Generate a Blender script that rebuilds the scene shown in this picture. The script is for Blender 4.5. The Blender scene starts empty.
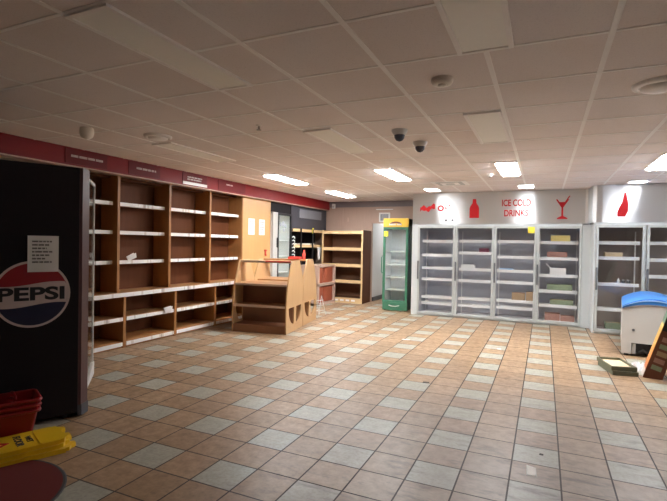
import bpy, math, random
from mathutils import Vector, Matrix
random.seed(7)
S = 0.3                      # one floor tile is 0.3 m; all coordinates below are in tiles
PI = math.pi
sc = bpy.context.scene
COL = sc.collection

# ------------------------------------------------------------------ materials
def nmat(name):
    m = bpy.data.materials.new(name); m.use_nodes = True
    nt = m.node_tree
    return m, nt, nt.nodes['Principled BSDF']
def L(nt, a, b): nt.links.new(a, b)
def node(nt, t, **kw):
    n = nt.nodes.new(t)
    for k, v in kw.items(): setattr(n, k, v)
    return n
def rgb(c): return (c[0], c[1], c[2], 1)
def mat(name, col, rough=.5, metal=0, noise=.0, nscale=20, stretch=(1, 1, 1), bump=0, spec=.5):
    m, nt, b = nmat(name)
    b.inputs['Roughness'].default_value = rough
    b.inputs['Metallic'].default_value = metal
    b.inputs['Specular IOR Level'].default_value = spec
    tc = node(nt, 'ShaderNodeTexCoord'); mp = node(nt, 'ShaderNodeMapping')
    mp.inputs['Scale'].default_value = stretch
    L(nt, tc.outputs['Object'], mp.inputs['Vector'])
    nz = node(nt, 'ShaderNodeTexNoise'); nz.inputs['Scale'].default_value = nscale; nz.inputs['Detail'].default_value = 4
    L(nt, mp.outputs[0], nz.inputs['Vector'])
    mx = node(nt, 'ShaderNodeMix', data_type='RGBA')
    mx.inputs['A'].default_value = rgb([max(0, c * (1 - noise)) for c in col])
    mx.inputs['B'].default_value = rgb([min(1, c * (1 + noise)) for c in col])
    L(nt, nz.outputs['Fac'], mx.inputs['Factor']); L(nt, mx.outputs['Result'], b.inputs['Base Color'])
    if bump:
        bp = node(nt, 'ShaderNodeBump'); bp.inputs['Strength'].default_value = bump; bp.inputs['Distance'].default_value = .01
        L(nt, nz.outputs['Fac'], bp.inputs['Height']); L(nt, bp.outputs[0], b.inputs['Normal'])
    return m
def emat(name, col, s):
    m, nt, b = nmat(name)
    b.inputs['Base Color'].default_value = rgb((.8, .8, .8))
    b.inputs['Emission Color'].default_value = rgb(col); b.inputs['Emission Strength'].default_value = s
    return m
def glass(name, refl=.06, tint=(1, 1, 1)):
    m = bpy.data.materials.new(name); m.use_nodes = True; nt = m.node_tree; nt.nodes.clear()
    o = node(nt, 'ShaderNodeOutputMaterial'); t = node(nt, 'ShaderNodeBsdfTransparent'); g = node(nt, 'ShaderNodeBsdfGlossy')
    t.inputs[0].default_value = rgb(tint); g.inputs['Roughness'].default_value = .03
    lw = node(nt, 'ShaderNodeLayerWeight'); lw.inputs[0].default_value = .5
    ad = mth(nt, 'ADD', mth(nt, 'MULTIPLY', mth(nt, 'POWER', lw.outputs['Facing'], 4.0), .5), refl)
    mx = node(nt, 'ShaderNodeMixShader'); L(nt, ad, mx.inputs[0]); L(nt, t.outputs[0], mx.inputs[1]); L(nt, g.outputs[0], mx.inputs[2])
    L(nt, mx.outputs[0], o.inputs[0])
    return m
def mth(nt, op, a, b=None):
    n = node(nt, 'ShaderNodeMath', operation=op)
    for i, x in enumerate((a, b)):
        if x is None: continue
        if isinstance(x, (int, float)): n.inputs[i].default_value = x
        else: L(nt, x, n.inputs[i])
    return n.outputs[0]
def mixc(nt, f, a, b, blend='MIX'):
    n = node(nt, 'ShaderNodeMix', data_type='RGBA', blend_type=blend)
    for k, x in (('Factor', f), ('A', a), ('B', b)):
        if isinstance(x, (int, float)): n.inputs[k].default_value = x
        elif isinstance(x, tuple): n.inputs[k].default_value = rgb(x)
        else: L(nt, x, n.inputs[k])
    return n.outputs['Result']
def ramp(nt, f, lo, hi):
    n = node(nt, 'ShaderNodeMapRange'); n.inputs['From Min'].default_value = lo; n.inputs['From Max'].default_value = hi
    L(nt, f, n.inputs['Value']); return n.outputs[0]

def floor_mat():
    m, nt, b = nmat('floor_tiles')
    tc = node(nt, 'ShaderNodeTexCoord'); sp = node(nt, 'ShaderNodeSeparateXYZ'); L(nt, tc.outputs['Object'], sp.inputs[0])
    u = mth(nt, 'DIVIDE', sp.outputs[0], S); v = mth(nt, 'DIVIDE', sp.outputs[1], S)
    i = mth(nt, 'FLOOR', u); j = mth(nt, 'FLOOR', v)
    fu = mth(nt, 'SUBTRACT', u, i); fv = mth(nt, 'SUBTRACT', v, j)
    def edge(f):                                   # distance to the nearest joint
        return mth(nt, 'MINIMUM', f, mth(nt, 'SUBTRACT', 1.0, f))
    ed = mth(nt, 'MINIMUM', edge(fu), edge(fv))
    grout = mth(nt, 'LESS_THAN', ed, .017)
    ei = mth(nt, 'LESS_THAN', mth(nt, 'FLOORED_MODULO', i, 2.0), .5)
    ej = mth(nt, 'LESS_THAN', mth(nt, 'FLOORED_MODULO', j, 2.0), .5)
    light = mth(nt, 'MULTIPLY', ei, ej)
    cb = node(nt, 'ShaderNodeCombineXYZ'); L(nt, i, cb.inputs[0]); L(nt, j, cb.inputs[1])
    wn = node(nt, 'ShaderNodeTexWhiteNoise'); L(nt, cb.outputs[0], wn.inputs['Vector'])
    n1 = node(nt, 'ShaderNodeTexNoise'); n1.inputs['Scale'].default_value = 14; n1.inputs['Detail'].default_value = 6; L(nt, tc.outputs['Object'], n1.inputs['Vector'])
    n2 = node(nt, 'ShaderNodeTexNoise'); n2.inputs['Scale'].default_value = 45; n2.inputs['Detail'].default_value = 6; L(nt, tc.outputs['Object'], n2.inputs['Vector'])
    n3 = node(nt, 'ShaderNodeTexNoise'); n3.inputs['Scale'].default_value = .55; n3.inputs['Detail'].default_value = 3; L(nt, tc.outputs['Object'], n3.inputs['Vector'])
    warm = mixc(nt, wn.outputs['Value'], FLOOR_A, FLOOR_B)
    warm = mixc(nt, ramp(nt, n1.outputs['Fac'], .35, .7), warm, mixc(nt, 1.0, warm, (.70, .69, .69), 'MULTIPLY'))
    pale = mixc(nt, ramp(nt, n1.outputs['Fac'], .3, .7), FLOOR_L, (FLOOR_L[0] * .84, FLOOR_L[1] * .84, FLOOR_L[2] * .84))
    c = mixc(nt, light, warm, pale)
    c = mixc(nt, mth(nt, 'MULTIPLY', ramp(nt, n2.outputs['Fac'], .42, .68), .6), c, mixc(nt, 1.0, c, (.66, .63, .61), 'MULTIPLY'))
    # worn, greyed traffic path through the middle of the shop, with scuffs
    du = mth(nt, 'SUBTRACT', u, 1.0); du = mth(nt, 'DIVIDE', du, 6.5)
    dv = mth(nt, 'DIVIDE', mth(nt, 'ADD', v, 4.5), 11.0)
    rr = mth(nt, 'ADD', mth(nt, 'MULTIPLY', du, du), mth(nt, 'MULTIPLY', dv, dv))
    wear = node(nt, 'ShaderNodeMapRange'); wear.inputs['From Min'].default_value = 1.3; wear.inputs['From Max'].default_value = 0.0
    L(nt, rr, wear.inputs['Value'])
    wf = mth(nt, 'MULTIPLY', wear.outputs[0], mth(nt, 'ADD', mth(nt, 'MULTIPLY', n3.outputs['Fac'], .6), .45))
    c = mixc(nt, wf, c, mixc(nt, .75, c, (.28, .245, .23)))
    mpx = node(nt, 'ShaderNodeMapping'); mpx.inputs['Rotation'].default_value = (0, 0, .6); mpx.inputs['Scale'].default_value = (1.2, 4, 1)
    L(nt, tc.outputs['Object'], mpx.inputs[0])
    n4 = node(nt, 'ShaderNodeTexNoise'); n4.inputs['Scale'].default_value = 2.2; n4.inputs['Detail'].default_value = 8; n4.inputs['Roughness'].default_value = .7
    L(nt, mpx.outputs[0], n4.inputs['Vector'])
    sc_ = mth(nt, 'MULTIPLY', ramp(nt, n4.outputs['Fac'], .50, .66), mth(nt, 'MULTIPLY', wear.outputs[0], .8))
    c = mixc(nt, sc_, c, (.10, .08, .08))
    c = mixc(nt, grout, c, (.06, .045, .038))
    L(nt, c, b.inputs['Base Color'])
    L(nt, mth(nt, 'ADD', mth(nt, 'MULTIPLY', n1.outputs['Fac'], .25), mth(nt, 'ADD', mth(nt, 'MULTIPLY', grout, .3), .30)), b.inputs['Roughness'])
    b.inputs['Specular IOR Level'].default_value = .6
    bp = node(nt, 'ShaderNodeBump'); bp.inputs['Strength'].default_value = .35; bp.inputs['Distance'].default_value = .003
    L(nt, mth(nt, 'SUBTRACT', mth(nt, 'MULTIPLY', n2.outputs['Fac'], .15), grout), bp.inputs['Height']); L(nt, bp.outputs[0], b.inputs['Normal'])
    return m
FLOOR_A = (.365, .235, .13); FLOOR_B = (.455, .30, .172); FLOOR_L = (.43, .435, .365)

def strip_mat(seed):
    m, nt, b = nmat('price_ticket_strip')
    tc = node(nt, 'ShaderNodeTexCoord'); mp = node(nt, 'ShaderNodeMapping'); mp.inputs['Scale'].default_value = (22, 22, .5)
    mp.inputs['Location'].default_value = (seed, seed * .3, 0)
    L(nt, tc.outputs['Object'], mp.inputs[0])
    vo = node(nt, 'ShaderNodeTexVoronoi'); vo.inputs['Scale'].default_value = 1.0; L(nt, mp.outputs[0], vo.inputs['Vector'])
    sp = node(nt, 'ShaderNodeSeparateColor'); L(nt, vo.outputs['Color'], sp.inputs[0])
    c = mixc(nt, mth(nt, 'GREATER_THAN', sp.outputs[0], .75), (.84, .83, .80), (.70, .64, .58))
    c = mixc(nt, mth(nt, 'GREATER_THAN', sp.outputs[1], .93), c, (.50, .44, .40))
    L(nt, c, b.inputs['Base Color']); b.inputs['Roughness'].default_value = .35
    return m
def ceiling_mat():
    m, nt, b = nmat('ceiling_tile')
    tc = node(nt, 'ShaderNodeTexCoord'); n = node(nt, 'ShaderNodeTexNoise'); n.inputs['Scale'].default_value = 130; n.inputs['Detail'].default_value = 3
    n2 = node(nt, 'ShaderNodeTexNoise'); n2.inputs['Scale'].default_value = .8; n2.inputs['Detail'].default_value = 3
    L(nt, tc.outputs['Object'], n.inputs['Vector']); L(nt, tc.outputs['Object'], n2.inputs['Vector'])
    c = mixc(nt, ramp(nt, n.outputs['Fac'], .55, .75), (.86, .80, .79), (.74, .685, .675))
    c = mixc(nt, ramp(nt, n2.outputs['Fac'], .3, .7), c, mixc(nt, 1.0, c, (.93, .90, .87), 'MULTIPLY'))
    L(nt, c, b.inputs['Base Color']); b.inputs['Roughness'].default_value = .9
    return m
def steel_mat():
    m, nt, b = nmat('brushed_steel_sheet')
    tc = node(nt, 'ShaderNodeTexCoord'); mp = node(nt, 'ShaderNodeMapping'); mp.inputs['Scale'].default_value = (.6, .6, 40)
    n = node(nt, 'ShaderNodeTexNoise'); n.inputs['Scale'].default_value = 2; n.inputs['Detail'].default_value = 3
    L(nt, tc.outputs['Object'], mp.inputs[0]); L(nt, mp.outputs[0], n.inputs['Vector'])
    b.inputs['Base Color'].default_value = rgb((.66, .68, .69)); b.inputs['Metallic'].default_value = .8
    L(nt, mth(nt, 'ADD', mth(nt, 'MULTIPLY', n.outputs['Fac'], .02), .33), b.inputs['Roughness'])
    b.inputs['Anisotropic'].default_value = 1.0
    tv = node(nt, 'ShaderNodeCombineXYZ'); tv.inputs[2].default_value = 1; L(nt, tv.outputs[0], b.inputs['Tangent'])
    return m
def side_gradient_mat():                       # printed carton side: white foot, orange, yellow, then green (along local z)
    m, nt, b = nmat('printed_carton_side')
    tc = node(nt, 'ShaderNodeTexCoord'); sp = node(nt, 'ShaderNodeSeparateXYZ'); L(nt, tc.outputs['Object'], sp.inputs[0])
    cr = node(nt, 'ShaderNodeValToRGB'); e = cr.color_ramp.elements
    e[0].position = 0; e[0].color = rgb((.75, .66, .6)); e[1].position = 1; e[1].color = rgb((.10, .17, .13))
    for p, c in ((.07, (.75, .66, .6)), (.08, (.75, .20, .06)), (.36, (.78, .42, .08)), (.5, (.76, .50, .14)), (.52, (.12, .20, .14))):
        q = e.new(p); q.color = rgb(c)
    L(nt, mth(nt, 'DIVIDE', sp.outputs[2], 4.3 * S), cr.inputs[0]); L(nt, cr.outputs[0], b.inputs['Base Color']); b.inputs['Roughness'].default_value = .5
    return m

M = dict(
    floor=floor_mat(), ceil=ceiling_mat(), steel=steel_mat(),
    tbar=mat('ceiling_bar_white', (.95, .92, .90), .5, noise=.04),
    wall=mat('painted_wall_beige', (.50, .42, .33), .8, noise=.05, nscale=4),
    wallw=mat('painted_wall_white', (.66, .67, .66), .7, noise=.04, nscale=4),
    walldark=mat('front_wall_darkened', (.085, .075, .07), .7, noise=.1),  # unseen front wall, made dark to cut bounce light on the near left
    wallp=mat('brown_wall_panel', (.46, .33, .26), .55, noise=.08, nscale=5, stretch=(6, 6, .6)),
    band=mat('grey_band', (.20, .17, .18), .5, noise=.05),
    skirt=mat('dark_skirting', (.10, .10, .10), .6, noise=.1),
    red=mat('red_fascia', (.23, .008, .010), .5, noise=.06, nscale=3, spec=.3),
    redsign=mat('dark_red_sign', (.15, .004, .007), .5, noise=.06, nscale=3, spec=.3),
    wood=mat('orange_brown_laminate', (.40, .19, .065), .42, noise=.13, nscale=7, stretch=(3, 3, .35)),
    woodh=mat('orange_brown_laminate_board', (.42, .215, .085), .42, noise=.13, nscale=7, stretch=(3, .35, 3)),
    woodl=mat('light_beech_laminate', (.58, .34, .135), .42, noise=.08, nscale=6, stretch=(3, 3, .35)),
    woodg=mat('peach_beech_laminate', (.58, .36, .175), .45, noise=.07, nscale=6, stretch=(3, 3, .35)),
    edge=mat('dull_pale_edge', (.64, .50, .39), .5, noise=.08),
    woodb=mat('brown_back_panel', (.125, .043, .016), .6, noise=.15, nscale=6, stretch=(3, 3, .35), spec=.2),
    woodd=mat('dark_brown_board', (.30, .145, .08), .5, noise=.12, nscale=6),
    pale=mat('pale_pine_edge', (.66, .47, .25), .45, noise=.08, nscale=6),
    pinkw=mat('pinkish_grey_timber', (.54, .38, .30), .5, noise=.1, nscale=8),
    terra=mat('terracotta_slats', (.36, .09, .045), .5, noise=.15, nscale=9),
    black=mat('satin_black', (.012, .012, .015), .35, noise=.1),
    blackm=mat('dull_black_panel', (.009, .006, .008), .7, noise=.15, nscale=30, spec=.25),
    char=mat('charcoal_board', (.05, .05, .062), .4, noise=.1),
    screen=mat('grey_blank_screen', (.20, .21, .235), .3, noise=.15, nscale=3),
    purple=mat('purple_brown_frame', (.075, .024, .024), .35, noise=.06),
    navy=mat('navy_print', (.010, .012, .045), .35),
    printred=mat('red_print', (.30, .010, .018), .35),
    printwhite=mat('white_print', (.62, .52, .50), .4),
    sheet=mat('bright_paper', (.95, .95, .92), .7), paper=mat('white_paper', (.80, .79, .77), .8, noise=.04),
    ink=mat('dark_ink', (.05, .045, .05), .7),
    inkgrey=mat('grey_ink', (.33, .36, .40), .7),
    white=mat('white_enamel', (.76, .77, .75), .35, noise=.03),
    frame=mat('pale_aluminium_frame', (.46, .49, .48), .4, metal=.1, noise=.03),
    grey=mat('grey_enamel', (.50, .50, .48), .4, noise=.04),
    greyd=mat('dark_grey_plastic', (.11, .115, .125), .4, noise=.05),
    cool=mat('cool_room_lining', (.47, .49, .55), .5, noise=.08, nscale=3),
    coolrefl=mat('lining_brown_reflection', (.37, .31, .28), .5, noise=.12, nscale=3), postw=mat('cool_white_post', (.57, .61, .62), .4, noise=.03),  # brown reflection in the door glass put into this lining colour
    coolshelf=mat('white_wire_shelf', (.78, .80, .80), .35, noise=.04),
    green=mat('green_enamel', (.055, .20, .125), .35, noise=.05),
    greend=mat('dark_green_side', (.012, .045, .035), .4, noise=.05),
    liner=mat('white_fridge_liner', (.90, .92, .96), .4, noise=.03),
    yellow=mat('yellow_header', (.80, .52, .06), .4, noise=.04),
    yplastic=mat('yellow_plastic', (.78, .50, .015), .35, noise=.08, nscale=8),
    tag=mat('yellow_tag', (.85, .74, .06), .6),
    redplastic=mat('red_plastic', (.26, .009, .011), .3, noise=.06),
    redpaint=mat('bright_red', (.70, .07, .05), .4, noise=.05),
    redvinyl=mat('red_vinyl', (.46, .025, .03), .9, spec=.05),
    carpet=mat('dark_red_carpet', (.13, .010, .007), 1.0, noise=.3, nscale=220, bump=.4),
    rubber=mat('black_rubber', (.03, .028, .028), .7, noise=.1),
    blue=mat('blue_plastic', (.05, .24, .68), .3, noise=.04),
    bluel=mat('light_blue_plastic', (.35, .55, .82), .3, noise=.04),
    frz=mat('pale_grey_freezer', (.58, .575, .545), .4, noise=.03, nscale=5),
    card=mat('brown_cardboard', (.42, .29, .17), .8, noise=.08),
    cream=mat('cream_cardboard', (.68, .55, .36), .8, noise=.06),
    greenbox=mat('olive_green_print', (.13, .14, .085), .5, noise=.15),
    brownbox=mat('red_brown_print', (.17, .055, .03), .5, noise=.2, nscale=12),
    plastic=mat('crumpled_clear_wrap', (.75, .75, .76), .3, noise=.08, nscale=15),
    packred=mat('faded_red_pack', (.42, .22, .18), .5, noise=.25, nscale=25),
    packyel=mat('yellow_pack', (.75, .62, .22), .5, noise=.2, nscale=25),
    packgreen=mat('green_pack', (.26, .32, .20), .5, noise=.35, nscale=25),
    packmaroon=mat('maroon_pack', (.22, .05, .09), .5, noise=.2, nscale=25),
    cam=mat('camera_grey', (.68, .69, .72), .4), lens=mat('smoked_dome', (.10, .11, .15), .2),
    steelrod=mat('grey_steel_rod', (.40, .40, .40), .35, metal=.8),
    ivory=mat('ivory_plastic', (.82, .76, .68), .45),
    lampoff=mat('unlit_diffuser', (.96, .95, .90), .5, noise=.02),
    lamp=emat('lit_diffuser', (.985, .985, 1.0), 25.0), lampdim=emat('lit_diffuser_dimmed', (.985, .985, 1.0), 7.0),  # second emission lowered to soften the lamp streaks on the steel header
    shopglass=glass('clear_shop_glass', .05), doorglass=glass('clear_door_glass', .02, (.97, .99, .98)),
    side=side_gradient_mat(),
)
STRIPS = [strip_mat(k * 3.7) for k in range(4)]

# ------------------------------------------------------------------ mesh building
class MB:
    def __init__(s): s.v = []; s.f = []; s.m = []; s.sm = []
    def add(s, vs, fs, mi=0, smooth=False):
        o = len(s.v); s.v += [tuple(v) for v in vs]
        for f in fs: s.f.append([o + k for k in f]); s.m.append(mi); s.sm.append(smooth)
        return s
    def box(s, x0, y0, z0, x1, y1, z1, mi=0):
        x0, x1 = sorted((x0, x1)); y0, y1 = sorted((y0, y1)); z0, z1 = sorted((z0, z1))
        return s.add([(x0, y0, z0), (x1, y0, z0), (x1, y1, z0), (x0, y1, z0), (x0, y0, z1), (x1, y0, z1), (x1, y1, z1), (x0, y1, z1)],
                     [(0, 3, 2, 1), (4, 5, 6, 7), (0, 1, 5, 4), (1, 2, 6, 5), (2, 3, 7, 6), (3, 0, 4, 7)], mi)
    def frame(s, ax, p, a0, b0, a1, b1, w, d, mi=0, wb=None, wt=None):
        """rectangular ring; ax 'x' or 'y' = normal; p..p+d along the normal; a = the other horizontal, b = z"""
        wb = w if wb is None else wb; wt = w if wt is None else wt
        def bx(A0, B0, A1, B1):
            if ax == 'y': s.box(A0, p, B0, A1, p + d, B1, mi)
            else: s.box(p, A0, B0, p + d, A1, B1, mi)
        bx(a0, b0, a0 + w, b1); bx(a1 - w, b0, a1, b1); bx(a0 + w, b0, a1 - w, b0 + wb); bx(a0 + w, b1 - wt, a1 - w, b1)
        return s
    def prism(s, pts, h0, h1, plane='xy', mi=0, smooth=False):
        n = len(pts)
        def P(a, b, h):
            return {'xy': (a, b, h), 'yz': (h, a, b), 'xz': (a, h, b)}[plane]
        vs = [P(a, b, h0) for a, b in pts] + [P(a, b, h1) for a, b in pts]
        s.add(vs, [tuple(range(n))[::-1], tuple(range(n, 2 * n))], mi)
        s.add(vs, [(k, (k + 1) % n, n + (k + 1) % n, n + k) for k in range(n)], mi, smooth)
        return s
    def tube(s, pts, r, n=8, mi=0, closed=False):
        pts = [Vector(p) for p in pts]; rings = []
        N = len(pts)
        for k, p in enumerate(pts):
            a = pts[(k - 1) % N] if (closed or k > 0) else p; b = pts[(k + 1) % N] if (closed or k < N - 1) else p
            d = (b - a).normalized(); up = Vector((0, 0, 1)) if abs(d.z) < .95 else Vector((1, 0, 0))
            e1 = d.cross(up).normalized(); e2 = d.cross(e1)
            rings.append([p + e1 * r * math.cos(2 * PI * q / n) + e2 * r * math.sin(2 * PI * q / n) for q in range(n)])
        vs = [v for g in rings for v in g]; fs = []
        for k in range(N if closed else N - 1):
            k2 = (k + 1) % N
            fs += [(k * n + q, k * n + (q + 1) % n, k2 * n + (q + 1) % n, k2 * n + q) for q in range(n)]
        s.add(vs, fs, mi, True)
        if not closed: s.add(vs, [tuple(range(n))[::-1], tuple((N - 1) * n + q for q in range(n))], mi)
        return s
    def lathe(s, prof, c=(0, 0, 0), n=28, mi=0, axis='z'):
        def P(r, h, t):
            a, b = r * math.cos(t), r * math.sin(t)
            return {'z': (c[0] + a, c[1] + b, c[2] + h), 'y': (c[0] + a, c[1] + h, c[2] + b), 'x': (c[0] + h, c[1] + a, c[2] + b)}[axis]
        vs = [P(r, h, 2 * PI * q / n) for r, h in prof for q in range(n)]
        fs = []
        for k in range(len(prof) - 1):
            fs += [(k * n + q, k * n + (q + 1) % n, (k + 1) * n + (q + 1) % n, (k + 1) * n + q) for q in range(n)]
        s.add(vs, fs, mi, True)
        s.add(vs, [tuple(range(n))[::-1], tuple((len(prof) - 1) * n + q for q in range(n))], mi)
        return s
    def build(s, name, m, parent=None, bevel=0, loc=None):
        me = bpy.data.meshes.new(name)
        me.from_pydata([(x * S, y * S, z * S) for x, y, z in s.v], [], s.f)
        for mm in (m if isinstance(m, (list, tuple)) else [m]): me.materials.append(mm)
        for p, mi, sm in zip(me.polygons, s.m, s.sm): p.material_index = mi; p.use_smooth = sm
        me.update()
        o = bpy.data.objects.new(name, me); COL.objects.link(o)
        if parent is not None: o.parent = parent
        if loc is not None: o.location = Vector(loc) * S
        if bevel:
            b = o.modifiers.new('bevel', 'BEVEL'); b.width = bevel * S; b.segments = 2; b.limit_method = 'ANGLE'; b.angle_limit = .7
            b.harden_normals = False
        return o
def B(*a, mi=0): return MB().box(*a, mi=mi)
def tag(o, label, cat, group=None):
    o['label'] = label; o['category'] = cat
    if group: o['group'] = group
    return o
def thing(name, label, cat, loc=(0, 0, 0), rot=0, group=None):
    o = bpy.data.objects.new(name, None); COL.objects.link(o); o.empty_display_size = .1
    o.location = Vector(loc) * S; o.rotation_euler = (0, 0, rot)
    return tag(o, label, cat, group)
def struct(name, mb, m, bevel=0):
    o = mb.build(name, m, None, bevel); o['kind'] = 'structure'; return o
def lbl(o, t): o['label'] = t; return o
def dup(root, loc, label, rot=None, group=None):
    r = root.copy(); COL.objects.link(r); r.location = Vector(loc) * S; r['label'] = label
    if rot is not None: r.rotation_euler = (0, 0, rot)
    if group: r['group'] = group
    for ch in list(root.children):
        c = ch.copy(); COL.objects.link(c); c.parent = r
        for g in ch.children:
            d = g.copy(); COL.objects.link(d); d.parent = c
    return r
def text_mesh(body, x0, y0, x1, y1, extrude=.01, bold=0):
    """built-in font lettering fitted into a box, as (u, v, w) vertices in tiles"""
    cu = bpy.data.curves.new('lettering_curve', 'FONT'); cu.body = body; cu.size = 1; cu.extrude = 0.02; cu.offset = bold; cu.align_x = 'CENTER'
    o = bpy.data.objects.new('lettering_curve', cu); COL.objects.link(o)
    dg = bpy.context.evaluated_depsgraph_get(); dg.update()
    me = bpy.data.meshes.new_from_object(o.evaluated_get(dg))
    bpy.data.objects.remove(o); bpy.data.curves.remove(cu)
    xs = [v.co.x for v in me.vertices]; ys = [v.co.y for v in me.vertices]
    ax, bx, ay, by = min(xs), max(xs), min(ys), max(ys)
    vs = [(x0 + (v.co.x - ax) / (bx - ax) * (x1 - x0), y0 + (v.co.y - ay) / (by - ay) * (y1 - y0), v.co.z / .02 * extrude) for v in me.vertices]
    fs = [tuple(p.vertices) for p in me.polygons]
    bpy.data.meshes.remove(me)
    return vs, fs
def on_plane(vs, o, ex, ey):
    o, ex, ey = Vector(o), Vector(ex), Vector(ey); n = ex.cross(ey)
    return [o + ex * a + ey * b + n * c for a, b, c in vs]
def lettering(mb, body, box, o, ex, ey, mi=0, ext=.012, bold=0):
    vs, fs = text_mesh(body, *box, extrude=ext, bold=bold)
    return mb.add(on_plane(vs, o, ex, ey), fs, mi)
def flat(mb, pts, o, ex, ey, t=.012, mi=0):
    """thin plate with outline pts in the plane o, ex, ey"""
    n = len(pts); vs = on_plane([(a, b, 0) for a, b in pts] + [(a, b, t) for a, b in pts], o, ex, ey)
    return mb.add(vs, [tuple(range(n))[::-1], tuple(range(n, 2 * n))] + [(k, (k + 1) % n, n + (k + 1) % n, n + k) for k in range(n)], mi)
def smallprint(mb, x0, y0, x1, y1, words, o, ex, ey, mi=0, seed=1):
    """a line of print too small to read: word after word of letter-sized strokes"""
    r = random.Random(seed); x = x0; h = y1 - y0
    while x < x1 - h * .5:
        for k in range(r.randint(*words)):
            w = h * r.uniform(.35, .6)
            if x + w > x1: break
            flat(mb, [(x, y0), (x + w, y0), (x + w, y1), (x, y1)], o, ex, ey, .008, mi); x += w + h * .14
        x += h * .45
    return mb

# ------------------------------------------------------------------ the setting
H = 8.65
struct('floor', B(-18.8, -17, -.3, 10.2, 35, 0), M['floor'])
cb = MB()
cb.box(-18.8, -17, H, 10.2, 35, H + .3, mi=0)
PX, PY = 2.07, 2.03
GX0, GY0 = -.52, -6.36
k = -9
while GX0 + PX * k < 10.2:
    x = GX0 + PX * k
    if x > -18.8: cb.box(x - .05, -17, H - .012, x + .05, 26.2, H + .01, mi=1)
    k += 1
k = -6
while GY0 + PY * k < 26.2:
    y = GY0 + PY * k
    if y > -17: cb.box(-18.8, y - .038, H - .011, 10.2, y + .038, H + .01, mi=1)
    k += 1
struct('ceiling', cb, [M['ceil'], M['tbar']])
struct('wall_left', B(-18.8, -17, 0, -18.5, 26.5, H), M['wall'])
struct('wall_right', B(9.9, -17, 0, 10.2, 35, H), M['wallw'])
struct('wall_front', B(-18.8, -17.3, 0, 10.2, -17, H), M['walldark'])
wb = MB()
for a, b in ((-18.5, -15.7), (-15.68, -12.98)): wb.box(a, 26.2, 0, b, 26.5, 8.18)
for a, b in ((-12.96, -10.25), (-10.23, -7.9)): wb.box(a, 26.2, 6.75, b, 26.5, 8.18)
wb.box(-18.5, 26.25, 0, -12.96, 26.5, H); wb.box(-12.96, 26.25, 6.75, -7.9, 26.5, H)
struct('wall_back', wb, M['wallp'])
struct('trim_1', B(-18.5, 26.05, 8.16, -7.95, 26.25, H), M['band'])
struct('wall_passage', MB().box(-13.25, 26.5, 0, -12.97, 35, H).box(-13.25, 34.7, 0, -7.6, 35, H).box(-7.9, 24.6, 0, -7.7, 35, H), M['wallw'])
struct('baseboard_passage', B(-12.97, 26.5, 0, -12.85, 34.7, .35), M['skirt'])

# red band above the left shelving (continuous fascia of the room)
struct('trim_2', MB().box(-17.4, -17, 7.97, -16.95, 26.05, H).box(-17.42, -17, 7.9, -16.97, 26.05, 7.97), [M['red']])
struct('trim_3', B(-17.38, -17, 7.88, -16.93, 26.05, 7.93), M['pinkw'])
EXL, EYL = (0, 1, 0), (0, 0, 1)          # reading directions on the left wall (seen from the room, +y is to the right)
def band_sign(y0, y1, prints, label, strip=False):
    t = thing('category_sign', label, 'sign', (-16.95, (y0 + y1) / 2, 8.0), 0, 'signs on the red fascia band')
    w = (y1 - y0) / 2
    B(0, -w, .0, .03, w, .6).build('sign_panel', M['redsign'], t)
    for k, (a, b, z0, z1) in enumerate(prints):
        mb = MB(); smallprint(mb, a - (y0 + y1) / 2, z0 - 8.0, b - (y0 + y1) / 2, z1 - 8.0, (3, 7), (.03, 0, 0), EXL, EYL, seed=int(y0 * 10) + k)
        lbl(mb.build('lettering', M['printwhite'], t), 'line of small white print')
    if strip: lbl(B(.03, -w, -.02, .05, w, .13).build('ticket_strip', M['white'], t), 'white strip along the lower edge')
    return t
band_sign(.95, 2.9, [(1.2, 2.68, 8.27, 8.36)], 'dark red sign with one long line of small print above the dark fridge')
band_sign(4.05, 5.96, [(4.5, 5.7, 8.28, 8.37)], 'dark red sign with one short line of print above the second bay')
band_sign(7.56, 9.48, [(7.9, 9.1, 8.36, 8.43), (7.9, 9.0, 8.24, 8.31)], 'dark red sign with two lines of print and white lower strip', True)
band_sign(10.5, 13.2, [(11.25, 11.9, 8.34, 8.42)], 'red sign with a single short word, farthest along the red band')

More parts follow.
